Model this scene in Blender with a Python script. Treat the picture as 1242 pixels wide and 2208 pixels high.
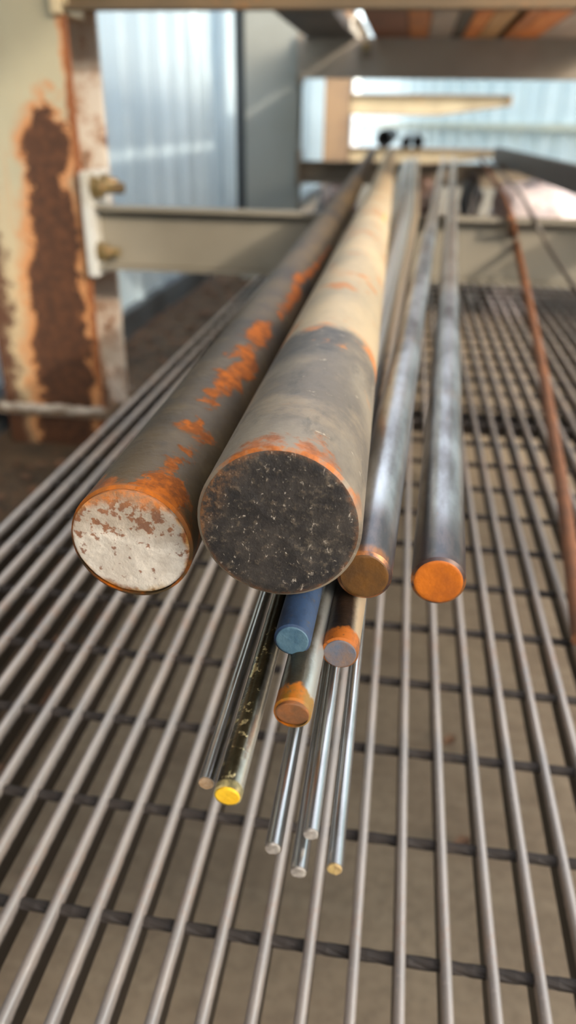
import bpy, bmesh, math, random
from mathutils import Vector, Matrix, Euler
import numpy as np

for o in list(bpy.data.objects):
    bpy.data.objects.remove(o)
scn = bpy.context.scene
COL = scn.collection
PI = math.pi
random.seed(4)

# ------------------------------------------------------------------ camera
FPX, CX, CY = 1650.0, 621.0, 1104.0          # focal length in pixels of the 1242 x 2208 frame
ZC = 0.96                                     # camera height above the concrete
_p, _y, _r = math.radians(27.0), math.radians(-8.0), math.radians(0.9)
FWD = Vector((math.sin(_y) * math.cos(_p), math.cos(_y) * math.cos(_p), -math.sin(_p)))
_rt = Vector((math.cos(_y), -math.sin(_y), 0))
_up = _rt.cross(FWD)
RT = _rt * math.cos(_r) + _up * math.sin(_r)
UP = -_rt * math.sin(_r) + _up * math.cos(_r)
CAM = Vector((0, 0, ZC))
cd = bpy.data.cameras.new('camera')
cam = bpy.data.objects.new('camera', cd)
COL.objects.link(cam)
cam.matrix_world = Matrix(((RT.x, UP.x, -FWD.x, 0), (RT.y, UP.y, -FWD.y, 0), (RT.z, UP.z, -FWD.z, ZC), (0, 0, 0, 1)))
cd.sensor_fit = 'VERTICAL'
cd.sensor_height = 36.0
cd.sensor_width = 36.0
cd.lens = FPX / 2208 * 36.0
cd.clip_start = 0.01
cd.dof.use_dof = True
cd.dof.focus_distance = 0.335
cd.dof.aperture_fstop = 6.0
scn.camera = cam

# ------------------------------------------------------------------ sky, sun, exposure
world = bpy.data.worlds.new('sky')
scn.world = world
world.use_nodes = True
wn = world.node_tree
for n in list(wn.nodes):
    wn.nodes.remove(n)
wo = wn.nodes.new('ShaderNodeOutputWorld')
bg = wn.nodes.new('ShaderNodeBackground')
sky = wn.nodes.new('ShaderNodeTexSky')
sky.sky_type = 'NISHITA'
sky.sun_disc = False
SUN_TO = Vector((1.0, -1.0, 0.60)).normalized()
sky.sun_elevation = math.asin(SUN_TO.z)
sky.sun_rotation = math.atan2(SUN_TO.x, SUN_TO.y)
sky.air_density = 1.0
sky.dust_density = 3.0
sky.ozone_density = 1.0
haze = wn.nodes.new('ShaderNodeMix')           # thin high cloud whitens the blue
haze.data_type = 'RGBA'
haze.inputs[0].default_value = 0.55
haze.inputs[7].default_value = (2.62, 2.55, 2.45, 1)
wn.links.new(sky.outputs[0], haze.inputs[6])
wn.links.new(haze.outputs[2], bg.inputs[0])
bg.inputs[1].default_value = 0.95
wn.links.new(bg.outputs[0], wo.inputs[0])
sd = bpy.data.lights.new('sun', 'SUN')
sd.energy = 1.45
sd.angle = math.radians(1.2)
sd.color = (1.0, 0.90, 0.76)
sun = bpy.data.objects.new('sun', sd)
COL.objects.link(sun)
sun.rotation_euler = SUN_TO.to_track_quat('Z', 'Y').to_euler()
sun.location = SUN_TO * 10
vs = scn.view_settings
scn.display_settings.display_device = 'sRGB'
vs.view_transform = 'Standard'
vs.look = 'None'
vs.exposure = 0.58
vs.gamma = 1.0
vs.use_curve_mapping = False


def ray(px, py):
    return FWD + RT * ((px - CX) / FPX) - UP * ((py - CY) / FPX)


def at_h(px, py, h):
    """world point h below the camera seen at a pixel of the photograph"""
    d = ray(px, py)
    return CAM + d * (-h / d.z)


def at_y(px, py, Y):
    d = ray(px, py)
    return CAM + d * (Y / d.y)


# ------------------------------------------------------------------ node helpers
def lin(c):
    out = []
    for v in c[:3]:
        v = v / 255.0
        out.append(v / 12.92 if v <= 0.04045 else ((v + 0.055) / 1.055) ** 2.4)
    return tuple(out) + (1.0,)


class Sk:
    """a node socket with arithmetic"""
    def __init__(s, g, sock):
        s.g, s.s = g, sock

    def _op(s, op, b, rev=False):
        a, bb = (b, s) if rev else (s, b)
        return s.g.math(op, a, bb)

    def __add__(s, b): return s._op('ADD', b)
    __radd__ = __add__
    def __mul__(s, b): return s._op('MULTIPLY', b)
    __rmul__ = __mul__
    def __sub__(s, b): return s._op('SUBTRACT', b)
    def __rsub__(s, b): return s._op('SUBTRACT', b, True)
    def __truediv__(s, b): return s._op('DIVIDE', b)


class G:
    def __init__(g, name):
        g.m = bpy.data.materials.new(name)
        g.m.use_nodes = True
        g.t = g.m.node_tree
        g.b = g.t.nodes['Principled BSDF']
        tc = g.t.nodes.new('ShaderNodeTexCoord')
        g.P = tc.outputs['Object']
        sp = g.t.nodes.new('ShaderNodeSeparateXYZ')
        g.t.links.new(g.P, sp.inputs[0])
        g.x, g.y, g.z = (Sk(g, o) for o in sp.outputs)
        oi = g.t.nodes.new('ShaderNodeObjectInfo')
        g.rnd = Sk(g, oi.outputs['Random'])

    def put(g, v, inp):
        if isinstance(v, Sk):
            g.t.links.new(v.s, inp)
        elif hasattr(v, 'is_linked'):
            g.t.links.new(v, inp)
        else:
            inp.default_value = v

    def math(g, op, a, b=None, c=None):
        n = g.t.nodes.new('ShaderNodeMath')
        n.operation = op
        for i, v in enumerate((a, b, c)):
            if v is not None:
                g.put(v, n.inputs[i])
        return Sk(g, n.outputs[0])

    def mx(g, a, b): return g.math('MAXIMUM', a, b)
    def mn(g, a, b): return g.math('MINIMUM', a, b)
    def ab(g, a): return g.math('ABSOLUTE', a)

    def sm(g, v, a, b, lo=0.0, hi=1.0):
        n = g.t.nodes.new('ShaderNodeMapRange')
        n.interpolation_type = 'SMOOTHSTEP'
        if a > b:
            a, b, lo, hi = b, a, hi, lo
        g.put(v, n.inputs[0])
        for i, q in enumerate((a, b, lo, hi)):
            n.inputs[i + 1].default_value = q
        return Sk(g, n.outputs[0])

    def vec(g, x, y, z):
        n = g.t.nodes.new('ShaderNodeCombineXYZ')
        for i, v in enumerate((x, y, z)):
            g.put(v, n.inputs[i])
        return n.outputs[0]

    def noise(g, scale, detail=4.0, rough=0.6, v=None, stretch=None, seed=0.0, dist=0.0):
        """centred near 0.5"""
        vv = v if v is not None else g.P
        if stretch is not None or seed:
            st = stretch or (1, 1, 1)
            mp = g.t.nodes.new('ShaderNodeMapping')
            g.t.links.new(vv, mp.inputs[0])
            mp.inputs['Scale'].default_value = st
            mp.inputs['Location'].default_value = (seed, seed * 0.7, -seed)
            vv = mp.outputs[0]
        n = g.t.nodes.new('ShaderNodeTexNoise')
        g.t.links.new(vv, n.inputs['Vector'])
        n.inputs['Scale'].default_value = scale
        n.inputs['Detail'].default_value = detail
        n.inputs['Roughness'].default_value = rough
        n.inputs['Distortion'].default_value = dist
        return Sk(g, n.outputs[0])

    def voro(g, scale, seed=0.0):
        mp = g.t.nodes.new('ShaderNodeMapping')
        g.t.links.new(g.P, mp.inputs[0])
        mp.inputs['Location'].default_value = (seed, seed, seed)
        n = g.t.nodes.new('ShaderNodeTexVoronoi')
        g.t.links.new(mp.outputs[0], n.inputs['Vector'])
        n.inputs['Scale'].default_value = scale
        return Sk(g, n.outputs[0])

    def mix(g, f, a, b):
        n = g.t.nodes.new('ShaderNodeMix')
        n.data_type = 'RGBA'
        g.put(f, n.inputs[0])
        g.put(a if not isinstance(a, tuple) else lin(a), n.inputs[6])
        g.put(b if not isinstance(b, tuple) else lin(b), n.inputs[7])
        return Sk(g, n.outputs[2])

    def done(g, col, rough=0.6, metal=0.0, bump=None, bstr=0.3, bdist=0.002, spec=0.5):
        g.put(col if not isinstance(col, tuple) else lin(col), g.b.inputs['Base Color'])
        g.put(rough, g.b.inputs['Roughness'])
        g.put(metal, g.b.inputs['Metallic'])
        g.b.inputs['Specular IOR Level'].default_value = spec
        if bump is not None:
            n = g.t.nodes.new('ShaderNodeBump')
            n.inputs['Strength'].default_value = bstr
            n.inputs['Distance'].default_value = bdist
            g.put(bump, n.inputs['Height'])
            g.t.links.new(n.outputs[0], g.b.inputs['Normal'])
        return g.m


# ------------------------------------------------------------------ mesh helpers
def link(name, me, mat=None, parent=None, loc=None):
    o = bpy.data.objects.new(name, me)
    COL.objects.link(o)
    if mat is not None:
        me.materials.append(mat)
    if parent is not None:
        o.parent = parent
    if loc is not None:
        o.location = loc
    return o


def from_bm(bm, name, smooth=False):
    bmesh.ops.recalc_face_normals(bm, faces=bm.faces[:])
    me = bpy.data.meshes.new(name)
    bm.to_mesh(me)
    bm.free()
    if smooth:
        for p in me.polygons:
            p.use_smooth = True
    return me


def auto(me, deg=35):
    for p in me.polygons:
        p.use_smooth = True
    try:
        me.set_sharp_from_angle(angle=math.radians(deg))
    except Exception:
        pass
    return me


def empty(name, loc=(0, 0, 0), rot=None):
    o = bpy.data.objects.new(name, None)
    o.empty_display_size = 0.02
    COL.objects.link(o)
    o.location = loc
    if rot is not None:
        o.rotation_euler = rot
    return o


def tag(o, label, cat, group=None, kind=None):
    if label:
        o['label'] = label
    if cat:
        o['category'] = cat
    if group:
        o['group'] = group
    if kind:
        o['kind'] = kind
    return o


def bm_box(bm, x0, x1, y0, y1, z0, z1):
    vs_ = [bm.verts.new((x, y, z)) for x in (x0, x1) for y in (y0, y1) for z in (z0, z1)]
    for f in ((0, 1, 3, 2), (4, 6, 7, 5), (0, 4, 5, 1), (2, 3, 7, 6), (0, 2, 6, 4), (1, 5, 7, 3)):
        bm.faces.new([vs_[i] for i in f])


def box_me(x0, x1, y0, y1, z0, z1, bevel=0.0):
    bm = bmesh.new()
    bm_box(bm, x0, x1, y0, y1, z0, z1)
    if bevel:
        bmesh.ops.bevel(bm, geom=bm.edges[:], offset=bevel, segments=2, affect='EDGES', profile=0.6)
    return from_bm(bm, 'box')


def extrude_profile(pts, a0, a1, axis='X', bevel=0.0, n=1, jitter=0.0):
    """closed 2-D profile swept from a0 to a1; axis X: pts are (y,z); Y: (x,z); Z: (x,y)"""
    bm = bmesh.new()
    rings = []
    for k in range(n + 1):
        a = a0 + (a1 - a0) * k / n
        ring = []
        for (u, v) in pts:
            if axis == 'X':
                c = (a, u, v)
            elif axis == 'Y':
                c = (u, a, v)
            else:
                c = (u, v, a)
            ring.append(bm.verts.new(c))
        rings.append(ring)
    m = len(pts)
    for k in range(n):
        for i in range(m):
            bm.faces.new((rings[k][i], rings[k][(i + 1) % m], rings[k + 1][(i + 1) % m], rings[k + 1][i]))
    bm.faces.new(rings[0])
    bm.faces.new(list(reversed(rings[-1])))
    if bevel:
        es = [e for e in bm.edges if len(e.link_faces) == 2 and e.calc_face_angle(0) > 0.5]
        bmesh.ops.bevel(bm, geom=es, offset=bevel, segments=2, affect='EDGES', profile=0.6)
    return from_bm(bm, 'profile')


def c_channel(h, w, t, lip=None):
    """channel opening towards -y; web at y in [0,t]; profile in (y,z), top at z=0"""
    return [(t, 0), (-w, 0), (-w, -t), (0, -t), (0, -h + t), (-w, -h + t), (-w, -h), (t, -h)]


def i_section(b, d, tf, tw):
    """flanges across x at y=0 and y=d; web along y; centred on x=0"""
    return [(-b / 2, 0), (b / 2, 0), (b / 2, tf), (tw / 2, tf), (tw / 2, d - tf), (b / 2, d - tf), (b / 2, d), (-b / 2, d),
            (-b / 2, d - tf), (-tw / 2, d - tf), (-tw / 2, tf), (-b / 2, tf)]


# ------------------------------------------------------------------ materials of the place
def m_concrete():
    g = G('concrete')
    n1 = g.noise(2.2, 6, 0.6)
    n2 = g.noise(60, 5, 0.65)
    n3 = g.noise(9, 5, 0.6, seed=3.0)
    n4 = g.noise(14, 4, 0.5, stretch=(0.25, 3.0, 1), seed=8.0)
    c = g.mix(g.sm(n1, 0.35, 0.65), (140, 121, 98), (162, 143, 117))
    c = g.mix(g.sm(n3, 0.5, 0.75) * 0.5, c, (112, 96, 76))
    c = g.mix(g.sm(n4, 0.45, 0.7) * 0.35, c, (172, 154, 128))
    c = g.mix(g.sm(n2, 0.4, 0.7) * 0.4, c, (104, 90, 72))
    return g.done(c, 0.85, 0, n2 + n3 * 0.5, 0.35, 0.003)


def m_sheet(name='wall_sheet', a=(196, 214, 222), b=(178, 198, 208)):
    g = G(name)
    n = g.noise(1.6, 5, 0.6)
    n2 = g.noise(5.0, 5, 0.6, stretch=(6, 6, 0.5), seed=4)
    c = g.mix(g.sm(n, 0.35, 0.65), a, b)
    c = g.mix(g.sm(n2, 0.55, 0.8) * 0.35, c, (205, 200, 188))
    return g.done(c, 0.45, 0.1)


def m_painted(name, base, rust1=(88, 50, 26), rust2=(176, 104, 48), amount=0.5, scale=9.0, rough=0.6, dirt=(120, 108, 88)):
    g = G(name)
    n1 = g.noise(scale, 7, 0.65)
    n2 = g.noise(scale * 5, 5, 0.6, seed=2)
    n3 = g.noise(scale * 0.4, 4, 0.5, seed=6)
    c = g.mix(g.sm(n3, 0.35, 0.7), base, dirt)
    v = n1 * 0.75 + n2 * 0.25
    c = g.mix(g.sm(v, 0.70 - 0.3 * amount, 0.80 - 0.3 * amount) * 0.75, c, rust2)
    c = g.mix(g.sm(v, 0.78 - 0.3 * amount, 0.86 - 0.3 * amount), c, rust1)
    return g.done(c, rough, 0.05, n1 + n2, 0.25, 0.002)


M_concrete = m_concrete()
M_sheet = m_sheet('wall_sheet', (196, 214, 222), (180, 199, 208))
M_sheet2 = m_sheet('end_wall_sheet', (212, 225, 226), (198, 214, 217))
M_beam = m_painted('grey_beam_paint', (136, 129, 114), (92, 62, 40), (130, 104, 74), 0.12, 6.0, 0.55, (116, 109, 94))
M_beam_dark = m_painted('brown_grey_beam_paint', (120, 108, 92), (70, 46, 30), (120, 84, 52), 0.35, 6.0, 0.6, (96, 84, 70))
M_cream = m_painted('cream_arm_paint', (214, 196, 158), (110, 68, 34), (190, 130, 70), 0.4, 7.0, 0.55, (190, 172, 138))
M_col = m_painted('grey_column_paint', (138, 142, 138), (84, 60, 42), (130, 104, 74), 0.1, 3.0, 0.6, (122, 124, 118))
M_brown_col = m_painted('brown_column_paint', (150, 122, 92), (82, 52, 36), (160, 110, 66), 0.5, 6.0, 0.6, (112, 92, 76))
M_white_edge = m_painted('worn_white_flange', (208, 198, 184), (92, 58, 38), (164, 122, 90), 0.78, 14.0, 0.5, (192, 174, 156))
M_plate = m_painted('pale_steel_plate', (196, 196, 190), (110, 72, 44), (170, 130, 96), 0.25, 20.0, 0.4, (170, 164, 150))


def m_post():
    """cream paint with the tall dark rust stain; origin at the bottom left of the flange, x 0..b, z up"""
    g = G('cream_post_paint_with_rust')
    nb = g.noise(7, 6, 0.65, seed=1.0)
    nf = g.noise(34, 5, 0.6, seed=5.0)
    nw = (nb - 0.5) * 0.17 + (nf - 0.5) * 0.12
    drip = g.noise(6, 4, 0.5, stretch=(9, 9, 0.35), seed=2.0)

    def blob(cx, cz, rx, rz):
        dx = (g.x + nw * 0.8 - cx) * (1.0 / rx)
        dz = (g.z + nw * 1.5 - cz) * (1.0 / rz)
        return dx * dx + dz * dz
    stain = None
    for b in POST_BLOBS:
        v = blob(*b)
        stain = v if stain is None else g.mn(stain, v)
    c = g.mix(g.sm(g.noise(3, 4, 0.5), 0.35, 0.7), (172, 164, 138), (160, 154, 131))
    low = g.sm(g.z, 0.85, 0.42)
    c = g.mix(low * 0.35, c, (206, 164, 110))
    c = g.mix(g.sm(drip, 0.55, 0.72) * g.sm(g.z, 1.35, 0.6) * 0.7, c, (196, 130, 74))
    c = g.mix(g.sm(stain, 2.6, 0.95) * 0.85, c, (186, 118, 62))
    c = g.mix(g.sm(stain, 1.15, 0.9), c, g.mix(g.sm(nf, 0.35, 0.65), (62, 38, 22), (88, 54, 32)))
    edge = g.sm(g.x + nw * 0.4, POST_B - 0.026, POST_B - 0.008)
    c = g.mix(edge, c, (128, 76, 40))
    ledge = g.sm(g.x + nw, 0.085, 0.035) * g.sm(g.z, 0.85, 0.7)
    c = g.mix(ledge, c, (84, 52, 32))
    # one long thin orange run near the top
    run = g.sm(g.ab(g.x + nw * 0.25 - RUN_X), 0.011, 0.003) * g.sm(g.z, 0.95, 1.15)
    c = g.mix(run * 0.55, c, (206, 140, 88))
    return g.done(c, 0.55, 0.0, nf + nb, 0.3, 0.003)


# ------------------------------------------------------------------ layout numbers
H_BEAM = 0.218          # top of the lower beams below the camera
H_UP = -0.445           # underside of the stock on the upper beams
H_GRATE = 0.487
Y1 = at_h(700, 456, H_BEAM).y       # first lower beam
Y2, Y3 = 5.35, 10.0
ZB = ZC - H_BEAM
ZU = ZC - H_UP
ZG = ZC - H_GRATE

# ------------------------------------------------------------------ setting
bm = bmesh.new()
bm_box(bm, -14, 16, -14, 30, -0.2, 0.0)
floor = link('floor', from_bm(bm, 'floor'), M_concrete)
floor['kind'] = 'structure'

WX = at_h(270, 745, ZC).x - 0.08          # plane of the left wall


def sheet_me(width, height, pitch, rib_w, rib_h):
    """ribbed sheet in the local x-z plane, ribs rise towards -y"""
    pts = [(0.0, 0.0)]
    x = pitch * 0.5
    while x < width - rib_w:
        pts += [(x - rib_w * 0.5, 0), (x - rib_w * 0.25, -rib_h), (x + rib_w * 0.25, -rib_h), (x + rib_w * 0.5, 0)]
        x += pitch
    pts.append((width, 0.0))
    prof = pts + [(px_, py_ + 0.004) for px_, py_ in reversed(pts)]
    return extrude_profile(prof, 0, height, 'Z')


wall = empty('wall_left', (WX, 2.0, 0))
wall['kind'] = 'structure'
me = sheet_me(0.995, 5.2, 0.331, 0.09, 0.020)
me.materials.append(M_sheet)
for k in range(1, 18):
    o = link('panel', me, None, wall)
    o.location = (0, k * 1.0 + 0.995 - 2.2, 0.12)
    o.rotation_euler = (0, 0, math.radians(90))
bm = bmesh.new()
bm_box(bm, -0.03, 0.055, -7.0, 15.9, 0.0, 0.12)
o = link('base_flashing', from_bm(bm, 'base'), m_painted('dark_flashing', (92, 98, 102), (50, 44, 38), (86, 76, 64), 0.3, 5.0, 0.5, (60, 62, 62)), wall)
M_blocker = m_painted('dark_brown_blocker', (58, 50, 44), (40, 30, 24), (80, 60, 44), 0.3, 3.0, 0.6, (48, 42, 38))
dark_blocker = empty('dark_blocker_1', (WX, -7.0 + 2.0, 0))  # added out of view to darken the left side and the bars' reflections
dark_blocker['kind'] = 'structure'
for k in range(9):
    link('blocker_panel', box_me(-0.02, 0.03, k * 0.75 + 0.006, k * 0.75 + 0.744, 0.14, 4.6, 0.004), M_blocker, dark_blocker)
# end wall running obliquely behind the rack
pa = Vector((-1.45, 22.3, 0))
pb = Vector((4.4, 6.9, 0))
wdir = (pb - pa).normalized()
wb = empty('wall_back', pa, (0, 0, math.atan2(wdir.y, wdir.x)))
wb['kind'] = 'structure'
me = sheet_me(1.745, 5.6, 0.58, 0.24, 0.05)
me.materials.append(M_sheet2)
for k in range(13):
    o = link('panel', me, None, wb)
    o.location = (k * 1.75, 0, 0.0)
M_girt = m_painted('girt_paint', (196, 196, 176), (150, 120, 80), (180, 150, 110), 0.2, 3.0, 0.6, (186, 190, 176))
for zz in (0.9, 2.05):
    o = link('girt', box_me(0, 22, -0.12, -0.05, zz, zz + 0.09), M_girt, wb)
shade_slab = link('shade_slab', box_me(WX - 0.1, 2.3, -1.2, 2.3, 3.1, 3.16), M_beam_dark)  # unseen slab added to cut the overhead sky light near the camera
shade_slab['kind'] = 'structure'
# unseen wall, added to keep the sun off the near ends of the bars
sb = link('shade_wall', box_me(-16, 16, -5.2, -5.0, 0, ZC - 0.15 + 0.60 * 5.8), M_sheet, None)
sb['kind'] = 'structure'


# ------------------------------------------------------------------ the rack
rack_posts = []
POST_B = 0.33
PR = at_y(203, 640, Y1 - 0.02).x          # right edge of the first post
PYF = Y1 - 0.03                            # its front face
PL = PR - POST_B


def post_local(px_, py_):
    p = at_y(px_, py_, PYF)
    return p.x - PL, p.z


POST_BLOBS = []
for (cx, cy, rx, ry) in ((100, 318, 44, 56), (88, 395, 30, 80), (116, 500, 50, 90), (122, 640, 56, 105), (138, 780, 62, 120), (150, 935, 70, 90), (160, 1060, 80, 80)):
    u, w = post_local(cx, cy)
    k = PYF / (FPX * 0.89)
    POST_BLOBS.append((u, w, rx * k, ry * k))
RUN_X = post_local(134, 120)[0]
M_post = m_post()

post = empty('rack_post', (PL, PYF, 0))
tag(post, 'cream rack post with a tall dark rust stain, bolted to the near cross beam', 'post')
PH = 3.2
link('front_flange', box_me(0, POST_B, 0, 0.016, 0, PH, 0.003), M_post, post)
link('web', box_me(POST_B / 2 - 0.007, POST_B / 2 + 0.007, 0.016, 0.20, 0, PH), M_brown_col, post)
link('back_flange', box_me(0.0, POST_B + 0.006, 0.20, 0.216, 0, PH, 0.003), M_white_edge, post)
# welded collar plate low on the post, with a lumpy bead
zc_ = at_y(110, 880, PYF - 0.02).z
link('collar_plate', box_me(-0.03, POST_B + 0.02, -0.030, 0.235, zc_ - 0.024, zc_ + 0.004, 0.006), m_painted('rusty_collar', (124, 106, 88), (84, 54, 34), (140, 100, 70), 0.7, 22.0, 0.55, (120, 100, 80)), post)
bm = bmesh.new()
rr = random.Random(3)
x = 0.0
while x < POST_B:
    r_ = rr.uniform(0.007, 0.0155)
    bmesh.ops.create_icosphere(bm, subdivisions=2, radius=r_, matrix=Matrix.Translation((x, -0.026, zc_ + rr.uniform(-0.002, 0.008))) @ Matrix.Diagonal((1.4, 1, 0.8, 1)))
    x += r_ * 1.1
link('weld_bead', from_bm(bm, 'weld', True), m_painted('weld', (200, 190, 176), (96, 70, 50), (170, 140, 110), 0.35, 40.0, 0.4, (150, 136, 120)), post)
# triangular stiffener to the right of the foot of the post
bm = bmesh.new()
for yy in (0.06, 0.075):
    for (xx, zz) in ((POST_B, zc_ + 0.004), (POST_B + 0.055, zc_ + 0.004), (POST_B + 0.055, zc_ + 0.02), (POST_B, zc_ + 0.13)):
        bm.verts.new((xx, yy, zz))
bm.verts.ensure_lookup_table()
v = bm.verts
bm.faces.new((v[0], v[1], v[2], v[3])); bm.faces.new((v[7], v[6], v[5], v[4]))
for i in range(4):
    j = (i + 1) % 4
    bm.faces.new((v[i], v[j], v[4 + j], v[4 + i]))
link('stiffener', from_bm(bm, 'stiff'), M_white_edge, post)

# first lower cross beam with its end plate and bolts
b1 = empty('cross_beam', (PR + 0.012, Y1, ZB))
tag(b1, 'grey channel cross beam the near round bars lie across, bolted to the cream post', 'beam')
BH = ZB - at_y(450, 584, Y1).z
link('channel', extrude_profile(c_channel(BH, 0.045, 0.010), 0.022, 2.3, 'X', 0.003), M_beam, b1)
zt = at_y(215, 368, Y1).z - ZB
link('end_plate', box_me(-0.006, 0.022, -0.06, 0.10, -BH - 0.02, zt, 0.004), M_plate, b1)
M_nut = m_painted('yellow_zinc_bolt', (150, 130, 88), (70, 50, 34), (170, 120, 100), 0.5, 40.0, 0.3, (96, 82, 58))
M_nut.node_tree.nodes['Principled BSDF'].inputs['Metallic'].default_value = 0.6


def bolt(parent, loc, length, r, rot=0.0):
    """threaded stud along +x with a hex nut and a washer as its own pieces"""
    def tube(n, secs):
        bm = bmesh.new()
        rs = [[bm.verts.new((xx, rad * math.cos(2 * PI * i / n), rad * math.sin(2 * PI * i / n))) for i in range(n)] for xx, rad in secs]
        for a, b in zip(rs, rs[1:]):
            for i in range(n):
                bm.faces.new((a[i], a[(i + 1) % n], b[(i + 1) % n], b[i]))
        bm.faces.new(rs[0]); bm.faces.new(rs[-1][::-1])
        return from_bm(bm, 'bolt')
    secs = [(0.002, r)]
    xx = 0.006 + r * 1.5
    while xx < length:
        secs += [(xx, r), (xx + 0.0015, r * 0.88)]
        xx += 0.003
    secs.append((length, r * 0.75))
    o = link('bolt', tube(14, secs), M_nut, parent, loc)
    o.rotation_euler = (0, 0, rot)
    link('washer', tube(20, [(0, r * 2.1), (0.004, r * 2.1)]), M_nut, o)
    link('nut', tube(6, [(0.004, r * 1.75), (0.0055, r * 1.9), (0.004 + r * 1.5, r * 1.9), (0.0055 + r * 1.5, r * 1.7)]), M_nut, o)
    return o


def rel(px_, py_, Y, o):
    p = at_y(px_, py_, Y)
    return Vector((0.022, Y - o.location.y, p.z - o.location.z))


bolt(b1, rel(240, 405, Y1 - 0.03, b1), 0.088, 0.0155)
bolt(b1, rel(240, 392, Y1 + 0.04, b1), 0.045, 0.011)
bolt(b1, rel(240, 543, Y1 - 0.03, b1), 0.062, 0.0135)

# upper beam at the first post
b1u = empty('cross_beam', (PR - 0.03, Y1, ZU))
tag(b1u, 'brown grey upper cross beam along the very top, carrying the rusty overhead stock', 'beam')
zb_ = at_y(700, 17, Y1 - 0.045).z - ZU
link('channel', extrude_profile(c_channel(-zb_, 0.045, 0.010), 0.0, 2.4, 'X', 0.003), m_painted('ochre_brown_paint', (112, 92, 66), (74, 50, 30), (136, 96, 56), 0.5, 8.0, 0.6, (92, 78, 58)), b1u)
link('end_plate', box_me(0.0, 0.03, -0.05, 0.10, zb_ - 0.01, 0.16, 0.003), M_cream, b1u)

# second post and beams
C2R = at_y(642, 300, Y2).x
M_shade_strip = m_painted('dark_grey_shade_strip', (74, 78, 80), (56, 46, 38), (90, 76, 60), 0.2, 5.0, 0.6, (62, 64, 64))
c2 = empty('rack_post', (C2R - POST_B, Y2 - 0.03, 0))
tag(c2, 'plain grey rack post second along the row, beyond the cream post', 'post')
link('steel_section', extrude_profile([(x + POST_B / 2, y) for x, y in i_section(POST_B, 0.216, 0.016, 0.014)], 0, 3.2, 'Z', 0.002), M_col, c2)
link('shade_strip', extrude_profile([(-0.085, 0.10), (-0.004, 0.10), (-0.004, 0.11), (-0.075, 0.11), (-0.075, 0.20), (-0.085, 0.20)], 0.014, 3.2, 'Z'), M_shade_strip, c2)  # added dark strip, stands in for the shadowed gap left of the post
link('foot_plate', box_me(-0.04, POST_B + 0.04, -0.04, 0.25, 0.0, 0.014), M_col, c2)
b2 = empty('cross_beam', (C2R, Y2, ZB))
tag(b2, 'dark brown lower cross beam on the second post, under the far half of the bars', 'beam')
link('channel', extrude_profile(c_channel(0.13, 0.05, 0.010), 0.004, 2.2, 'X', 0.003), M_beam_dark, b2)
link('end_plate', box_me(0, 0.02, -0.06, 0.10, -0.15, 0.06), M_beam_dark, b2)
b2u = empty('cross_beam', (C2R, Y2, ZU))
tag(b2u, 'grey brown upper cross beam on the second post, under the overhead stock', 'beam')
link('channel', extrude_profile([(0.0, 0), (-0.10, 0), (-0.10, -0.205), (0.0, -0.205)], 0.004, 2.6, 'X', 0.006), m_painted('taupe_paint', (150, 140, 128), (96, 68, 46), (140, 116, 92), 0.12, 4.0, 0.6, (122, 112, 100)), b2u)
link('end_plate', box_me(0, 0.02, -0.08, 0.10, -0.23, 0.02), M_beam_dark, b2u)

# third post with tapered arms
C3R = at_y(752, 300, Y3).x
c3 = empty('rack_post', (C3R - 0.30, Y3, 0))
tag(c3, 'narrow brown rack post farthest back, carrying two tapered cream arms', 'post')
link('steel_section', extrude_profile([(x + 0.15, y) for x, y in i_section(0.30, 0.216, 0.018, 0.014)], 0, 3.4, 'Z', 0.002), M_brown_col, c3)


def arm(px0, py0, py1, px1, py2, label):
    a = at_y(px0, py0, Y3); b = at_y(px0, py1, Y3); c = at_y(px1, py0, Y3); d = at_y(px1, py2, Y3)
    L, h0, h1 = c.x - a.x, a.z - b.z, a.z - d.z
    bm = bmesh.new()
    prof = [(0, 0), (L, 0), (L, -h1), (L * 0.55, -h0), (0, -h0)]
    vv = [[bm.verts.new((x_, y_, z_)) for x_, z_ in prof] for y_ in (0, 0.012)]
    bm.faces.new(vv[0]); bm.faces.new(vv[1][::-1])
    for i in range(5):
        j = (i + 1) % 5
        bm.faces.new((vv[0][i], vv[0][j], vv[1][j], vv[1][i]))
    top = box_me(0, L, -0.09, 0.10, 0, 0.016)
    bot = [(0, -h0), (L * 0.55, -h0), (L, -h1)]
    e = empty('cantilever_arm', (a.x + 0.004, Y3 + 0.1, a.z))
    tag(e, label, 'arm')
    link('web', from_bm(bm, 'web'), M_cream, e)
    link('top_flange', top, M_brown_col, e)
    bm = bmesh.new()
    vv = [[bm.verts.new((x_, y_, z_ - dz)) for x_, z_ in bot] for y_ in (-0.09, 0.10) for dz in (0, 0.014)]
    for i in range(2):
        bm.faces.new((vv[0][i], vv[0][i + 1], vv[2][i + 1], vv[2][i]))
        bm.faces.new((vv[1][i], vv[1][i + 1], vv[3][i + 1], vv[3][i]))
        bm.faces.new((vv[0][i], vv[0][i + 1], vv[1][i + 1], vv[1][i]))
        bm.faces.new((vv[2][i], vv[2][i + 1], vv[3][i + 1], vv[3][i]))
    for i in (0, 2):
        bm.faces.new((vv[0][i], vv[1][i], vv[3][i], vv[2][i]))
    link('bottom_flange', from_bm(bm, 'bf'), M_brown_col, e)
    link('end_cap', box_me(L, L + 0.014, -0.09, 0.10, -h1 - 0.01, 0.016), m_painted('orange_cap', (206, 160, 104), (130, 80, 40), (200, 130, 70), 0.6, 8.0, 0.6, (190, 140, 90)), e)
    return e


arm(755, 205, 244, 1102, 226, 'cream upper cantilever arm on the farthest post, tapering to an orange tip')
arm(752, 320, 347, 1092, 334, 'cream lower cantilever arm on the farthest post, behind the ends of the bars')


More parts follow.
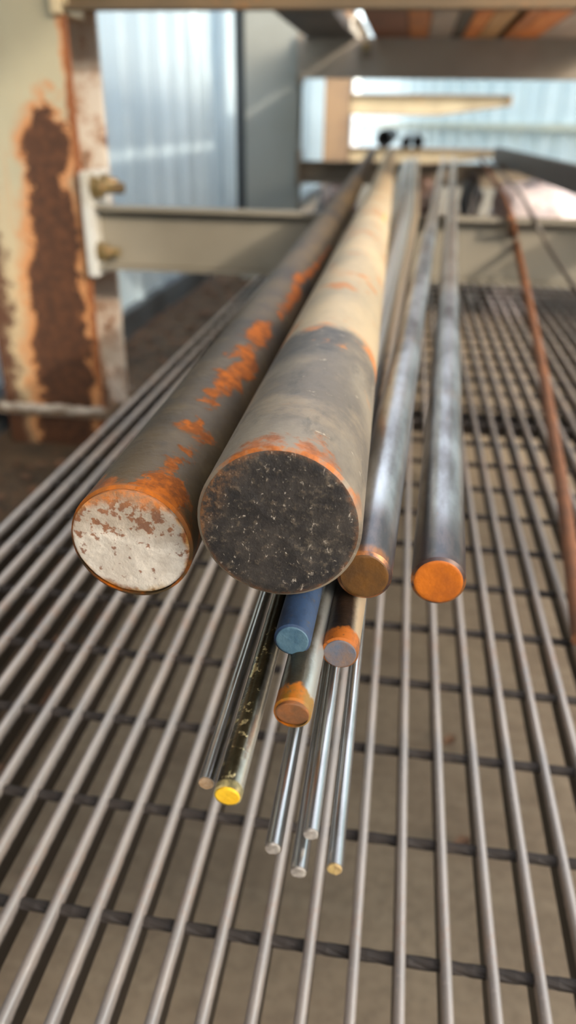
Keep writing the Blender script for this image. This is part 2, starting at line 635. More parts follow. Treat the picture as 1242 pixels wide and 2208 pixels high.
# ------------------------------------------------------------------ bar grating
def m_grating():
    g = G('galvanised_grating')
    n1 = g.noise(30, 5, 0.6, stretch=(1, 0.25, 1))
    n2 = g.noise(160, 4, 0.6)
    n3 = g.noise(6, 4, 0.6, seed=3)
    c = g.mix(g.sm(n1, 0.35, 0.65), (184, 170, 157), (162, 154, 147))
    c = g.mix(g.sm(n3 * 0.6 + n2 * 0.4, 0.52, 0.66) * 0.6, c, (176, 134, 104))
    c = g.mix(g.sm(n2, 0.6, 0.75) * 0.5, c, (216, 204, 194))
    c = g.mix(g.sm(g.z + (n2 - 0.5) * 0.004, -0.0065, -0.0115), c, (40, 35, 31))  # dark lower sides: grime plus the shade between bars, painted in
    return g.done(c, 0.34, 0.45, n2 + n1, 0.15, 0.001)


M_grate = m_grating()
M_cross = m_painted('dark_cross_rod', (52, 44, 37), (36, 27, 21), (70, 52, 36), 0.3, 40.0, 0.7, (44, 37, 31))
X0 = at_h(861, 2208, H_GRATE).x
GY0, GY1 = 0.10, 4.3
T, Dp = 0.0074, 0.028
grating = empty('bar_grating', (X0, 0, ZG))
tag(grating, 'steel bar grating shelf with long parallel bearing bars below the round bars', 'grating')
prof = []
for k in range(7):
    a = PI * k / 6
    prof.append((T / 2 * math.cos(a), -T / 2 + T / 2 * math.sin(a)))
prof += [(-T / 2, -Dp), (T / 2, -Dp)]
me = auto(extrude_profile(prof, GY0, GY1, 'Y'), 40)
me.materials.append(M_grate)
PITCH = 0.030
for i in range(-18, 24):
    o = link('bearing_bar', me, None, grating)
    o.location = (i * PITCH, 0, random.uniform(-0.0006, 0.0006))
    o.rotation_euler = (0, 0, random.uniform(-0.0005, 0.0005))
# twisted cross rods
bm = bmesh.new()
L0, L1 = -18 * PITCH - 0.004, 23 * PITCH + 0.004
nseg = 90
prev = None
for k in range(nseg + 1):
    xx = L0 + (L1 - L0) * k / nseg
    a = xx / 0.15 * 2 * PI
    ring = [bm.verts.new((xx, 0.0043 * math.cos(a + q * PI / 4), 0.0043 * math.sin(a + q * PI / 4))) for q in range(8)]
    if prev:
        for q in range(8):
            bm.faces.new((prev[q], prev[(q + 1) % 8], ring[(q + 1) % 8], ring[q]))
    else:
        bm.faces.new(ring)
    prev = ring
bm.faces.new(prev[::-1])
me = from_bm(bm, 'cross_rod')
me.materials.append(M_cross)
yk = at_h(835, 2065, H_GRATE + 0.009).y
CS = 0.0955
k = -2
while True:
    yy = yk + k * CS
    k += 1
    if yy < GY0 + 0.01:
        continue
    if yy > GY1 - 0.02:
        break
    o = link('cross_rod', me, None, grating)
    o.location = (0, yy, -0.0095)
    o.rotation_euler = (0, 0, random.uniform(-0.001, 0.001))
yr = at_h(1000, 930, H_GRATE + 0.035).y + 0.08
M_rail = m_painted('dark_rail', (70, 62, 54), (48, 34, 26), (96, 70, 48), 0.5, 12.0, 0.6, (56, 48, 42))
for yy in (yr, 4.15):
    link('support_rail', extrude_profile([(yy, -Dp - 0.0127), (yy + 0.05, -Dp - 0.0127), (yy + 0.05, -Dp - 0.06), (yy + 0.044, -Dp - 0.06), (yy + 0.044, -Dp - 0.019), (yy, -Dp - 0.019)], L0 - 0.02, L1 + 0.02, 'X'), M_rail, grating)
    for xx in (L0 - 0.02, L1 - 0.02):
        link('leg', box_me(xx, xx + 0.04, yy + 0.005, yy + 0.04, -ZG, -Dp - 0.019), M_rail, grating)


# ------------------------------------------------------------------ round bars
def polar(g):
    """angle round the bar from the top, positive to the right"""
    return g.math('ARCTAN2', g.x, g.z)


def tube_me(path, r, n=28, bev=0.0012, jag=0.0, seed=1):
    rnd = random.Random(seed)
    bm = bmesh.new()
    rings = []
    for i, (p, k) in enumerate(path):
        ring = []
        for q in range(n):
            a = 2 * PI * q / n
            ring.append(bm.verts.new((p[0] + r * k * math.sin(a), p[1] + (rnd.uniform(-jag, jag) if i < 2 else 0), p[2] + r * k * math.cos(a))))
        rings.append(ring)
    for a, b in zip(rings, rings[1:]):
        for q in range(n):
            bm.faces.new((a[q], a[(q + 1) % n], b[(q + 1) % n], b[q]))
    bm.faces.new(rings[-1])
    return auto(from_bm(bm, 'shaft'), 45)


def end_me(r, n=40, rough=0.0004, tilt=0.0, seed=1, bev=0.0012):
    """sawn end face, slightly uneven, set in the mouth of the shaft"""
    rnd = random.Random(seed)
    bm = bmesh.new()
    ph = [rnd.uniform(0, 6.28) for _ in range(6)]
    c = bm.verts.new((0, -0.0002, 0))
    prev = None
    fr = (0.3, 0.6, 0.85, 0.96, 1.0)
    for fi, f in enumerate(fr):
        ring = []
        for q in range(n):
            a = 2 * PI * q / n
            x_, z_ = r * f * math.sin(a), r * f * math.cos(a)
            w = rough * (math.sin(3 * a + ph[0]) * f + 0.6 * math.sin(7 * a + ph[1] + 4 * f) + 0.4 * math.sin(13 * a + ph[2]) * f)
            y_ = -0.0002 + w * (0.5 if fi < 4 else 0.2) + (bev * 0.25 if fi == 4 else 0) + tilt * z_
            ring.append(bm.verts.new((x_, y_, z_)))
        for q in range(n):
            if prev is None:
                bm.faces.new((c, ring[q], ring[(q + 1) % n]))
            else:
                bm.faces.new((prev[q], ring[q], ring[(q + 1) % n], prev[(q + 1) % n]))
        prev = ring
    # a short skirt back into the bar closes the edge
    ring = [bm.verts.new((v_.co.x * 0.985, 0.004, v_.co.z * 0.985)) for v_ in prev]
    for q in range(n):
        bm.faces.new((prev[q], ring[q], ring[(q + 1) % n], prev[(q + 1) % n]))
    bm.faces.new(ring)
    return auto(from_bm(bm, 'end'), 40)


def solve_bar(cx, cy, w, H=None, r=None, base=None):
    """H: centre height below camera; base: height of the bar's underside"""
    if base is None:
        p = at_h(cx, cy, H)
        z = (p - CAM).dot(FWD)
        return p, w / 2 * z / FPX
    rr_ = 0.01
    for _ in range(40):
        p = at_h(cx, cy, base - rr_)
        z = (p - CAM).dot(FWD)
        rr_ = w / 2 * z / FPX
    return p, rr_


def round_bar(cx, cy, w, base, xb, yend, label, shaft_mat, end_mat, end_label=None, lift_pow=1.0, n=28, tilt=0.0, rough=0.00012, group=None, seed=1, bend=0.0, cat='metal bar', name='round_bar', shaft_label=None, far_slope=None):
    p, r = solve_bar(cx, cy, w, base=base)
    e = empty(name, p)
    tag(e, label, cat, group)
    hb = ZB + r                           # centre height where it lies on the beams
    bev = min(0.0015, r * 0.12)
    path = [((0, 0.0003, 0), 1 - bev / r), ((0, bev, 0), 1.0)]
    L = yend - p.y
    u1 = Y1 - p.y
    ns = 40
    for i in range(1, ns + 1):
        y_ = bev + (L - bev) * i / ns
        u = y_ / u1
        x_ = (xb - p.x) * u + bend * math.sin(PI * min(u, 1.0))
        if far_slope is not None and u > 1:       # past the beam the bars lie side by side
            x_ = xb - p.x + (y_ - u1) * far_slope
        if u < 1:
            z_ = (hb - p.z) * (1 - (1 - u) ** lift_pow if lift_pow >= 1 else u ** (1 / lift_pow))
        else:
            z_ = hb - p.z
        path.append(((x_, y_, z_), 1.0))
    path.append(((path[-1][0][0], L + 0.001, path[-1][0][2]), 0.93))
    so = link('shaft', tube_me(path, r, n), shaft_mat, e)
    if shaft_label:
        so['label'] = shaft_label
    eo = link('cut_end', end_me(r * (1 - bev / r) * 1.002, max(28, n), rough, tilt, seed, bev), end_mat, e)
    if end_label:
        eo['label'] = end_label
    return e, r


def m_big():
    g = G('big_bar_steel')
    th = polar(g)
    n1 = g.noise(26, 6, 0.65)
    n2 = g.noise(120, 5, 0.65, seed=2)
    n3 = g.noise(16, 6, 0.62, stretch=(1, 0.5, 1), seed=7)
    sc = g.noise(70, 5, 0.65, stretch=(1, 0.3, 1), seed=9)
    wob = (n1 - 0.5) * 0.05 + (n3 - 0.5) * 0.06
    grey = g.mix(g.sm(n3, 0.38, 0.62), (112, 101, 87), (148, 134, 113))
    grey = g.mix(g.sm(n1, 0.5, 0.68) * 0.6, grey, (160, 140, 112))
    grey = g.mix(g.sm(sc, 0.55, 0.7) * 0.5, grey, (70, 66, 60))
    tan = g.mix(g.sm(n3, 0.35, 0.65), (196, 172, 134), (168, 150, 120))
    tan = g.mix(g.sm(n1, 0.56, 0.7) * 0.6, tan, (200, 130, 70))
    tan = g.mix(g.sm(g.y, 0.5, 2.0) * 0.5, tan, (186, 168, 138))
    far = g.sm(g.y + wob, 0.205, 0.235)
    c = g.mix(far, grey, tan)
    dark = g.sm(g.y + wob, 0.135, 0.165) * g.sm(g.y + wob, 0.225, 0.21) * g.sm(th, 0.75, 0.1)
    c = g.mix(dark * 0.85, c, g.mix(g.sm(n2, 0.35, 0.65), (58, 54, 50), (92, 86, 78)))
    # orange rust: round the mouth, along the edge of the dark band, and flecks
    r1 = g.sm(n1 * 0.7 + n2 * 0.3 + g.sm(g.y, 0.035, 0.0) * 0.17, 0.60, 0.69)
    c = g.mix(r1 * g.sm(g.y, 0.075, 0.03) * g.sm(g.ab(th), 1.5, 0.9) * 0.9, c, g.mix(g.sm(n2, 0.4, 0.65), (188, 100, 14), (138, 76, 24)))
    band = g.sm(g.ab(g.y + wob * 0.8 - 0.222), 0.016, 0.002) * g.sm(n1, 0.46, 0.56)
    c = g.mix(band * 0.9, c, (208, 122, 44))
    fl = g.sm(n1 * 0.5 + n3 * 0.5, 0.55, 0.60) * g.sm(g.y, 0.06, 0.2)
    c = g.mix(fl * 0.75, c, (194, 122, 50))
    spot = g.sm(g.ab(g.y - 1.16 + wob), 0.12, 0.03) * g.sm(g.ab(th - 0.75 + wob * 3), 0.45, 0.15)
    c = g.mix(spot * 0.85, c, (226, 186, 70))
    c = g.mix(g.sm(n2, 0.64, 0.72) * 0.5, c, (220, 206, 180))
    rough = 0.5 + n2 * 0.2
    return g.done(c, rough, 0.25, n2 + n1, 0.3, 0.0012)


def m_big_end():
    g = G('black_sawn_end')
    n1 = g.noise(60, 6, 0.7)
    n2 = g.noise(260, 5, 0.7, seed=2)
    n3 = g.noise(500, 3, 0.6, seed=5)
    rad = g.math('SQRT', g.x * g.x + g.z * g.z)
    c = g.mix(g.sm(n1, 0.35, 0.68), (38, 35, 33), (66, 60, 54))
    c = g.mix(g.sm(n2, 0.52, 0.68) * 0.6, c, (110, 96, 78))
    c = g.mix(g.sm(g.noise(420, 5, 0.7, stretch=(1, 1, 0.5), seed=5, dist=1.5) * 0.6 + n2 * 0.4, 0.575, 0.63) * 0.9, c, (198, 186, 168))
    blot = g.sm(g.noise(24, 4, 0.6, seed=9), 0.55, 0.68)
    c = g.mix(blot * g.sm(n2, 0.46, 0.62) * 0.5, c, (104, 94, 80))
    rim = g.sm(rad + (n1 - 0.5) * 0.006, 0.031, 0.0345)
    c = g.mix(rim * 0.7, c, g.mix(g.sm(n2, 0.4, 0.6), (96, 84, 70), (130, 80, 40)))
    tl = g.sm(g.x * -0.8 + g.z * 0.35 + (n1 - 0.5) * 0.02, 0.018, 0.03)
    c = g.mix(tl * g.sm(n2, 0.42, 0.6) * 0.7, c, (132, 92, 56))
    return g.done(c, 0.55, 0.2, n2 + n1 * 0.6, 0.5, 0.0012)


def m_left():
    g = G('olive_black_scale')
    th = polar(g)
    n1 = g.noise(30, 6, 0.65)
    n2 = g.noise(140, 5, 0.65, seed=2)
    n3 = g.noise(9, 5, 0.6, stretch=(1, 0.8, 1), seed=4)
    sw = g.noise(50, 5, 0.62, stretch=(1, 0.8, 1), seed=6, dist=0.6)
    c = g.mix(g.sm(n3, 0.35, 0.65), (92, 74, 46), (54, 43, 28))
    c = g.mix(g.sm(sw, 0.5, 0.7) * 0.4, c, (116, 96, 62))
    c = g.mix(g.sm(n1, 0.55, 0.75) * 0.5, c, (40, 34, 28))
    str_ = g.sm(g.ab(th - 0.30 + (n3 - 0.5) * 1.6), 0.75, 0.0)
    v = g.noise(22, 7, 0.7, seed=11, dist=0.8) * 0.75 + n2 * 0.2 + str_ * 0.20 + n3 * 0.10
    orange = g.mix(g.sm(n2, 0.38, 0.62), (188, 98, 6), (132, 70, 12))
    om = g.sm(v, 0.66, 0.71)
    c = g.mix(om, c, orange)
    mouth = sw * 0.55 + n1 * 0.3 + g.sm(g.y + (n3 - 0.5) * 0.04, 0.05, 0.004) * 0.26
    c = g.mix(g.sm(mouth, 0.66, 0.76) * 0.95, c, orange)
    c = g.mix(g.sm(g.y + (n1 - 0.5) * 0.01, 0.005, 0.001) * 0.5 * g.sm(g.ab(th), 1.9, 1.0), c, (196, 110, 36))
    return g.done(c, 0.58 + om * 0.28, 0.0, n2 + n1 + om * 0.6, 0.4, 0.0014, 0.35)


def m_left_end():
    g = G('whitish_pitted_end')
    n1 = g.noise(60, 6, 0.65)
    n2 = g.noise(240, 5, 0.65, seed=3)
    pit = g.voro(230, 1.0)
    rad = g.math('SQRT', g.x * g.x + g.z * g.z)
    up = g.z + (n1 - 0.5) * 0.02
    c = g.mix(g.sm(n1, 0.35, 0.65), (232, 222, 204), (206, 194, 176))
    c = g.mix(g.sm(up, -0.004, 0.012) * 0.75, c, (168, 150, 128))
    pits = g.sm(g.noise(260, 5, 0.6, seed=3) * 0.35 + g.noise(190, 4, 0.55, seed=8) * 0.65 + g.sm(up, -0.014, 0.016) * 0.085, 0.585, 0.63)
    c = g.mix(pits * 0.85, c, g.mix(g.sm(n1, 0.4, 0.6), (150, 88, 44), (120, 72, 44)))
    rim = g.sm(rad + (n1 - 0.5) * 0.011 + (n2 - 0.5) * 0.004, 0.0258, 0.0295)
    c = g.mix(rim, c, g.mix(g.sm(n2, 0.4, 0.62), (206, 150, 78), (150, 84, 38)))
    top = g.sm(up, 0.018, 0.024)
    c = g.mix(top * 0.8, c, g.mix(g.sm(n2, 0.4, 0.6), (212, 122, 44), (170, 120, 80)))
    bot = g.sm(g.z * -1 + g.x * 0.5 + (n1 - 0.5) * 0.02, 0.026, 0.034)
    c = g.mix(bot * 0.75, c, (218, 172, 96))
    return g.done(c, 0.6, 0.05, n2 + n1, 0.6, 0.0012)


def m_bluegrey(name, warm_from, patch_seed, warm=(196, 170, 138)):
    g = G(name)
    th = polar(g)
    n1 = g.noise(34, 6, 0.62, stretch=(1, 0.22, 1), seed=patch_seed)
    n2 = g.noise(170, 5, 0.65, stretch=(1, 0.3, 1), seed=2)
    n3 = g.noise(9, 4, 0.6, stretch=(1, 0.7, 1), seed=patch_seed + 4)
    c = g.mix(g.sm(n1, 0.35, 0.65), (192, 192, 190), (112, 107, 103))
    c = g.mix(g.sm(n3, 0.55, 0.72) * 0.6, c, (160, 136, 116))
    c = g.mix(g.sm(g.y + (n3 - 0.5) * 0.5, warm_from, warm_from + 0.35) * 0.6, c, warm)
    nearz = g.sm(g.y + (n1 - 0.5) * 0.09 + (n3 - 0.5) * 0.05, 0.062, 0.026)
    c = g.mix(nearz * 0.95, c, g.mix(g.sm(n2, 0.4, 0.6), (50, 45, 45), (82, 70, 66)))
    ring = g.sm(g.y + (n1 - 0.5) * 0.014 + (n2 - 0.5) * 0.006, 0.009, 0.003)
    c = g.mix(ring * 0.9, c, g.mix(g.sm(n1, 0.44, 0.54), (170, 106, 50), (72, 54, 48)))
    fl = g.sm(n2, 0.66, 0.74)
    c = g.mix(fl * 0.5, c, (176, 110, 60))
    metal = 0.92 - nearz * 0.5
    return g.done(c, 0.27 + n2 * 0.1, metal, n2 + n1, 0.1, 0.0006)


def m_end(name, a, b, fleck=None, famt=0.5, rough=0.55, seed=1.0, scale=90, metal=0.0, rim=None, R=0.0135):
    g = G(name)
    n1 = g.noise(scale, 6, 0.65, seed=seed)
    n2 = g.noise(scale * 5, 5, 0.65, seed=seed + 2)
    sc = g.noise(scale * 3, 3, 0.6, stretch=(4, 1, 0.4), seed=seed + 5)
    c = g.mix(g.sm(n1, 0.35, 0.65), a, b)
    c = g.mix(g.sm(sc, 0.55, 0.75) * 0.3, c, b)
    if fleck:
        c = g.mix(g.sm(n2 * 0.5 + n1 * 0.5, 0.64 - famt * 0.12, 0.70 - famt * 0.12), c, fleck)
    if rim:
        rad = g.math('SQRT', g.x * g.x + g.z * g.z)
        c = g.mix(g.sm(rad + (n1 - 0.5) * R * 0.3, R * 0.86, R * 0.98), c, rim)
    return g.done(c, rough, metal, n2 + n1, 0.4, 0.0008)


def m_polished(name, base=(186, 184, 180), stain=(96, 84, 66), amt=0.15, rough=0.24, seed=1.0):
    g = G(name)
    n1 = g.noise(60, 6, 0.65, stretch=(1, 0.35, 1), seed=seed)
    c = g.mix(g.sm(n1, 0.62 - amt, 0.78 - amt) * 0.3, base, stain)
    return g.done(c, rough, 0.95)


def m_scaled(name, dark, mid, light, ring1, ring2, ringlen, metal=0.6, rough=0.3, seed=1.0, side=True, chips=None):
    """dark shiny scale, paler right flank, rust ring at the mouth"""
    g = G(name)
    th = polar(g)
    n1 = g.noise(60, 6, 0.65, stretch=(1, 0.5, 1), seed=seed)
    n2 = g.noise(300, 5, 0.65, seed=seed + 2)
    c = g.mix(g.sm(n1, 0.36, 0.66), dark, mid)
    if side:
        c = g.mix(g.sm(th + (n1 - 0.5) * 0.9, 0.35, 0.9), c, light)  # highlight of the light from the right, painted onto that flank
    if chips:
        c = g.mix(g.sm(n2 * 0.5 + n1 * 0.5, 0.555, 0.59), c, chips)
    rg = g.sm(g.y + (n1 - 0.5) * ringlen * 1.3 + (n2 - 0.5) * ringlen * 0.5, ringlen, ringlen * 0.7)
    c = g.mix(rg * 0.95, c, g.mix(g.sm(n2, 0.56, 0.68) * 0.75, g.mix(g.sm(n1, 0.42, 0.58), ring1, ring2), dark))
    return g.done(c, rough + rg * 0.3, metal - rg * metal * 0.9, n2 + n1, 0.25, 0.0008)


BP = H_BEAM
YE = 6.2
round_bar(600, 1133, 362, 0.185, -0.080, YE, 'thickest round steel bar, black sawn end facing the viewer', m_big(), m_big_end(), 'black sawn end flecked with white', n=56, rough=0.0006, seed=3)
round_bar(282, 1172, 273, 0.205, -0.172, 6.1, 'second thickest bar, dark shaft with orange rust and whitish pitted end', m_left(), m_left_end(), 'whitish end face pitted with rust', n=48, rough=0.0008, tilt=-0.10, seed=7)
round_bar(785, 1243, 120, 0.194, 0.070, 6.0, 'blue grey bar with dull brown end, tucked against the thickest bar', m_bluegrey('blue_grey_bar', 1.2, 2.0), m_end('brown_end', (104, 66, 12), (78, 50, 12), (120, 92, 60), 0.1, 0.6, 1.0, 60), 'dull brown painted end', n=36, seed=11)
round_bar(945, 1255, 118, BP, 0.116, 5.9, 'blue grey bar with bright orange painted end, standing apart on the right', m_bluegrey('mottled_grey_bar', 0.55, 9.0), m_end('orange_end', (196, 104, 8), (160, 82, 10), (110, 62, 34), 0.0, 0.55, 4.0, 50, 0.0, (140, 74, 36), 0.0136), 'orange painted end', n=36, seed=12)
E_BLUE = m_end('blue_end', (84, 112, 124), (62, 92, 110), (150, 160, 150), 0.25, 0.45, 2.0, 120)
M_BLUE = m_scaled('blue_painted_bar', (66, 60, 54), (92, 86, 80), (150, 148, 144), (22, 42, 66), (34, 60, 90), 0.14, 0.4, 0.35, 3.0)
round_bar(630, 1382, 81, 0.2000, -0.009, 5.9, 'blue painted bar with blue end, just under the thickest bar', M_BLUE, E_BLUE, 'pale blue painted end', lift_pow=0.5, far_slope=0.001, seed=13)
round_bar(733, 1410, 80, 0.212, 0.0225, 5.9, 'dark brown bar with bluish end and orange rusted rim, under the brown ended bar',
          m_scaled('brown_scale_bar', (40, 32, 26), (74, 54, 38), (186, 164, 132), (180, 96, 14), (116, 66, 22), 0.010, 0.35, 0.38, 5.0),
          m_end('bluish_rust_end', (92, 98, 110), (120, 100, 88), (150, 112, 84), 0.35, 0.5, 7.0, 110), 'bluish grey end with rust', far_slope=0.005, seed=14)
round_bar(630, 1540, 84, 0.212, 0.0065, 5.9, 'shiny grey bar with orange and yellow rust ring, below the blue bar',
          m_scaled('grey_scale_bar', (96, 88, 70), (62, 58, 50), (206, 206, 196), (188, 104, 8), (138, 98, 14), 0.0105, 0.7, 0.28, 8.0),
          m_end('brown_rust_end', (120, 80, 48), (150, 92, 48), (96, 90, 84), 0.4, 0.6, 9.0, 120, 0.0, (176, 110, 52), 0.0076), 'brown rusted end', tilt=-0.25, far_slope=0.003, seed=15)
round_bar(490, 1718, 62, BP, -0.0465, 5.8, 'dark chipped bar with bright yellow painted end, lower left of the bundle',
          m_scaled('dark_chipped_bar', (58, 52, 34), (92, 82, 58), (222, 216, 200), (110, 100, 60), (200, 180, 120), 0.004, 0.8, 0.24, 12.0, True, (226, 206, 150)),
          m_end('yellow_end', (250, 200, 44), (240, 184, 30), (120, 104, 60), 0.0, 0.5, 3.0, 100), 'yellow painted end', tilt=-0.15, far_slope=0.0, seed=16)
GR = 'thin bright rods at the bottom of the bundle'
E_pale = m_end('pale_sheared_end', (206, 198, 186), (160, 150, 140), (120, 104, 92), 0.2, 0.4, 5.0, 260, 0.4)
E_tan = m_end('tan_end', (220, 186, 146), (196, 150, 104), (176, 100, 50), 0.3, 0.6, 6.0, 260)
E_ochre = m_end('ochre_end', (206, 176, 110), (180, 150, 100), (220, 214, 200), 0.2, 0.5, 7.0, 260)
rods = ((444, 1690, 37, 0.2225, -0.0540, 'thin bright rod with tan end, left of the yellow ended bar', E_tan, 21),
        (588, 1831, 37, 0.2305, -0.0380, 'thin rod with pale domed end, hanging lower than the orange ringed bar', E_pale, 22),
        (670, 1800, 36, 0.2255, -0.0250, 'thin rod with greyish notched end lying over a neighbouring thin rod', E_pale, 23),
        (643, 1882, 37, 0.2335, -0.0315, 'thin rod with pale end reaching lowest, partly covered by another thin rod', E_pale, 24),
        (721, 1875, 37, 0.2305, -0.0185, 'thin bright rod with ochre end, rightmost of the thin rods', E_ochre, 25))
for cx, cy, w, base, xb, lab, em, sd_ in rods:
    round_bar(cx, cy, w, base, xb, 5.7, lab, m_polished('polished_rod', (190, 188, 184), (100, 88, 72), 0.10, 0.27, float(sd_)), em, None, 2.0, far_slope=0.0, n=24, tilt=-0.08, rough=0.0003, group=GR, seed=sd_, cat='metal rod', name='thin_rod')


# ------------------------------------------------------------------ bent rods on the right
def path_tube(pts, r, n=16, cap=True):
    """tube through world points with parallel frames"""
    dense = []
    for i in range(len(pts) - 1):
        p0 = pts[max(i - 1, 0)]; p1 = pts[i]; p2 = pts[i + 1]; p3 = pts[min(i + 2, len(pts) - 1)]
        for k in range(6):
            t = k / 6
            dense.append(0.5 * ((2 * p1) + (p2 - p0) * t + (2 * p0 - 5 * p1 + 4 * p2 - p3) * t * t + (3 * p1 - p0 - 3 * p2 + p3) * t ** 3))
    dense.append(pts[-1])
    bm = bmesh.new()
    prev = None
    for i, p in enumerate(dense):
        d = (dense[min(i + 1, len(dense) - 1)] - dense[max(i - 1, 0)]).normalized()
        sx = d.cross(Vector((0, 0, 1))).normalized()
        sz = sx.cross(d)
        ring = [bm.verts.new(p + sx * (r * math.cos(2 * PI * q / n)) + sz * (r * math.sin(2 * PI * q / n))) for q in range(n)]
        if prev:
            for q in range(n):
                bm.faces.new((prev[q], prev[(q + 1) % n], ring[(q + 1) % n], ring[q]))
        else:
            bm.faces.new(ring)
        prev = ring
    bm.faces.new(prev[::-1])
    return auto(from_bm(bm, 'rod'), 45)


def zpt(px_, py_, z):
    return CAM + ray(px_, py_) * z


def rod_thing(name, label, pts, r, mat):
    o0 = pts[0].copy()
    me = path_tube([p - o0 for p in pts], r)
    o = link(name, me, mat, None, o0)
    tag(o, label, 'metal rod')
    return o


def m_rustrod():
    g = G('rusty_rod')
    n1 = g.noise(18, 5, 0.6)
    n2 = g.noise(110, 5, 0.65)
    c = g.mix(g.sm(n1, 0.35, 0.65), (128, 80, 46), (104, 66, 40))
    c = g.mix(g.sm(n2, 0.55, 0.7) * 0.5, c, (150, 100, 62))
    return g.done(c, 0.75, 0, n2, 0.3, 0.001)


rr0 = 0.0095
far = at_h(1032, 337, H_BEAM - rr0)
far2 = at_h(1066, 392, H_BEAM - rr0)
onb = at_h(1098, 458, H_BEAM - rr0 - 0.002)
rod_thing('bent_rod', 'rusty reddish brown rod bending down off the beam onto the grating', [far, far2, onb] + [zpt(x, y, z) for x, y, z in ((1112, 520, 2.08), (1129, 600, 1.88), (1150, 700, 1.64), (1170, 800, 1.43), (1190, 920, 1.23), (1207, 1020, 1.10), (1222, 1130, 0.985), (1238, 1260, 0.880), (1252, 1380, 0.80))], rr0, m_rustrod())
r2 = 0.0055
rod_thing('bent_rod', 'thin dark grey rod swerving out of view past the rusty bent rod', [at_h(1040, 334, H_BEAM - r2), at_h(1105, 398, H_BEAM - r2), at_h(1146, 462, H_BEAM - r2)] + [zpt(x, y, z) for x, y, z in ((1182, 532, 2.0), (1212, 580, 1.86), (1246, 630, 1.74), (1330, 750, 1.5))], r2, m_painted('dark_rod', (104, 96, 86), (70, 52, 40), (120, 92, 66), 0.3, 30.0, 0.45, (84, 78, 70)))

# dark channel lying across the beams on the right
ca, cb = at_h(1062, 351, H_BEAM), at_h(1242, 421, H_BEAM)
dv = (cb - ca)
dv.z = 0
cc = cb + dv.normalized() * (cb.y - (Y1 - 0.35))
Lc = (cc - ca).length
ch = empty('steel_channel', (ca.x, ca.y, ZB), (0, 0, math.atan2(dv.y, dv.x)))
tag(ch, 'dark steel channel lying askew across the beams beyond the bent rods', 'metal channel')
link('web', extrude_profile([(0.0, 0.0), (0.006, 0.0), (0.006, 0.09), (0.0, 0.09)], 0, Lc, 'X'), m_painted('dark_channel_steel', (66, 64, 62), (44, 36, 30), (90, 72, 56), 0.2, 8.0, 0.5, (54, 52, 50)), ch)
for zz in (0.0, 0.083):
    link('flange', box_me(0, Lc, 0.006, 0.046, zz, zz + 0.007), bpy.data.materials['dark_channel_steel'], ch)

# ------------------------------------------------------------------ stock lying on the upper beams
def stock_mat(name, a, b, c_):
    g = G(name)
    n1 = g.noise(5, 5, 0.6, stretch=(1, 0.5, 1))
    n2 = g.noise(28, 5, 0.6)
    c = g.mix(g.sm(n1, 0.35, 0.65), a, b)
    c = g.mix(g.sm(n2, 0.55, 0.7) * 0.6, c, c_)
    return g.done(c, 0.6, 0.1, n2, 0.2, 0.002)


def xat(px_):
    return at_y(px_, 128, Y2).x


SRUST = stock_mat('rust_stock', (186, 118, 70), (206, 130, 70), (140, 90, 58))
SORANGE = stock_mat('orange_stock', (230, 146, 70), (212, 124, 58), (164, 104, 62))
SDARK = stock_mat('dark_stock', (70, 62, 56), (86, 76, 68), (60, 46, 38))
SGREY = stock_mat('grey_stock', (186, 172, 160), (160, 148, 138), (186, 142, 110))
SRED = stock_mat('red_brown_stock', (130, 84, 64), (146, 92, 66), (104, 70, 58))
SOCH = stock_mat('ochre_stock', (206, 164, 112), (186, 142, 92), (150, 114, 82))
YS0, YS1 = Y1 - 0.02, 7.6


def flat(px0, px1, mat, label, kind='flat', y0=YS0, name='flat_bar', cat='metal bar'):
    x0, x1 = xat(px0), xat(px1)
    w = x1 - x0 - 0.004
    if kind == 'channel':
        t, h = 0.008, 0.05
        prof = [(0, 0), (w, 0), (w, h), (w - t, h), (w - t, t), (t, t), (t, h), (0, h)]
    elif kind == 'angle':
        t, h = 0.008, 0.06
        prof = [(0, 0), (w, 0), (w, h), (w - t, h), (w - t, t), (0, t)]
    else:
        prof = [(0, 0), (w, 0), (w, 0.02), (0, 0.02)]
    o = link(name, extrude_profile(prof, 0, YS1 - y0 - random.uniform(0, 0.5), 'Y', 0.0015), mat, None, (x0, y0, ZU))
    tag(o, label, cat)
    return o


flat(664, 762, SDARK, 'dark wide angle overhead, nearest the wall among the upper stock', 'angle', name='angle_iron', cat='metal angle')
flat(806, 880, SRED, 'dark red brown flat bar overhead, first after the gap beside the dark angle')
flat(881, 920, SRUST, 'brown orange flat bar overhead, between red brown and grey ones')
flat(921, 966, SGREY, 'grey channel overhead beside the brown orange flat bar', 'channel', name='steel_channel', cat='metal channel')
flat(967, 990, SDARK, 'narrow dark bar overhead between a grey channel and an orange channel')
flat(991, 1021, SORANGE, 'orange channel overhead beside the ochre flat bar', 'channel', name='steel_channel', cat='metal channel')
flat(1022, 1060, SOCH, 'ochre flat bar overhead, edged by a black gap')
flat(1076, 1100, SRUST, 'narrow rusty flat bar overhead, right of the black gap')
flat(1101, 1146, SORANGE, 'bright orange rusted channel overhead near the grey plate', 'channel', name='steel_channel', cat='metal channel')
flat(1147, 1236, SGREY, 'grey plate overhead, wide, right of the bright orange channel')
flat(1238, 1330, SDARK, 'dark plate overhead at the far right edge of the upper stock')
# second layer lying over the gaps
o = link('steel_plate', box_me(xat(830), xat(1320), YS0 + 0.1, YS1 - 0.8, 0, 0.02), SDARK, None, (0, 0, ZU + 0.051))
tag(o, 'dark plate laid over the overhead bars, seen only through the black gap', 'metal plate')
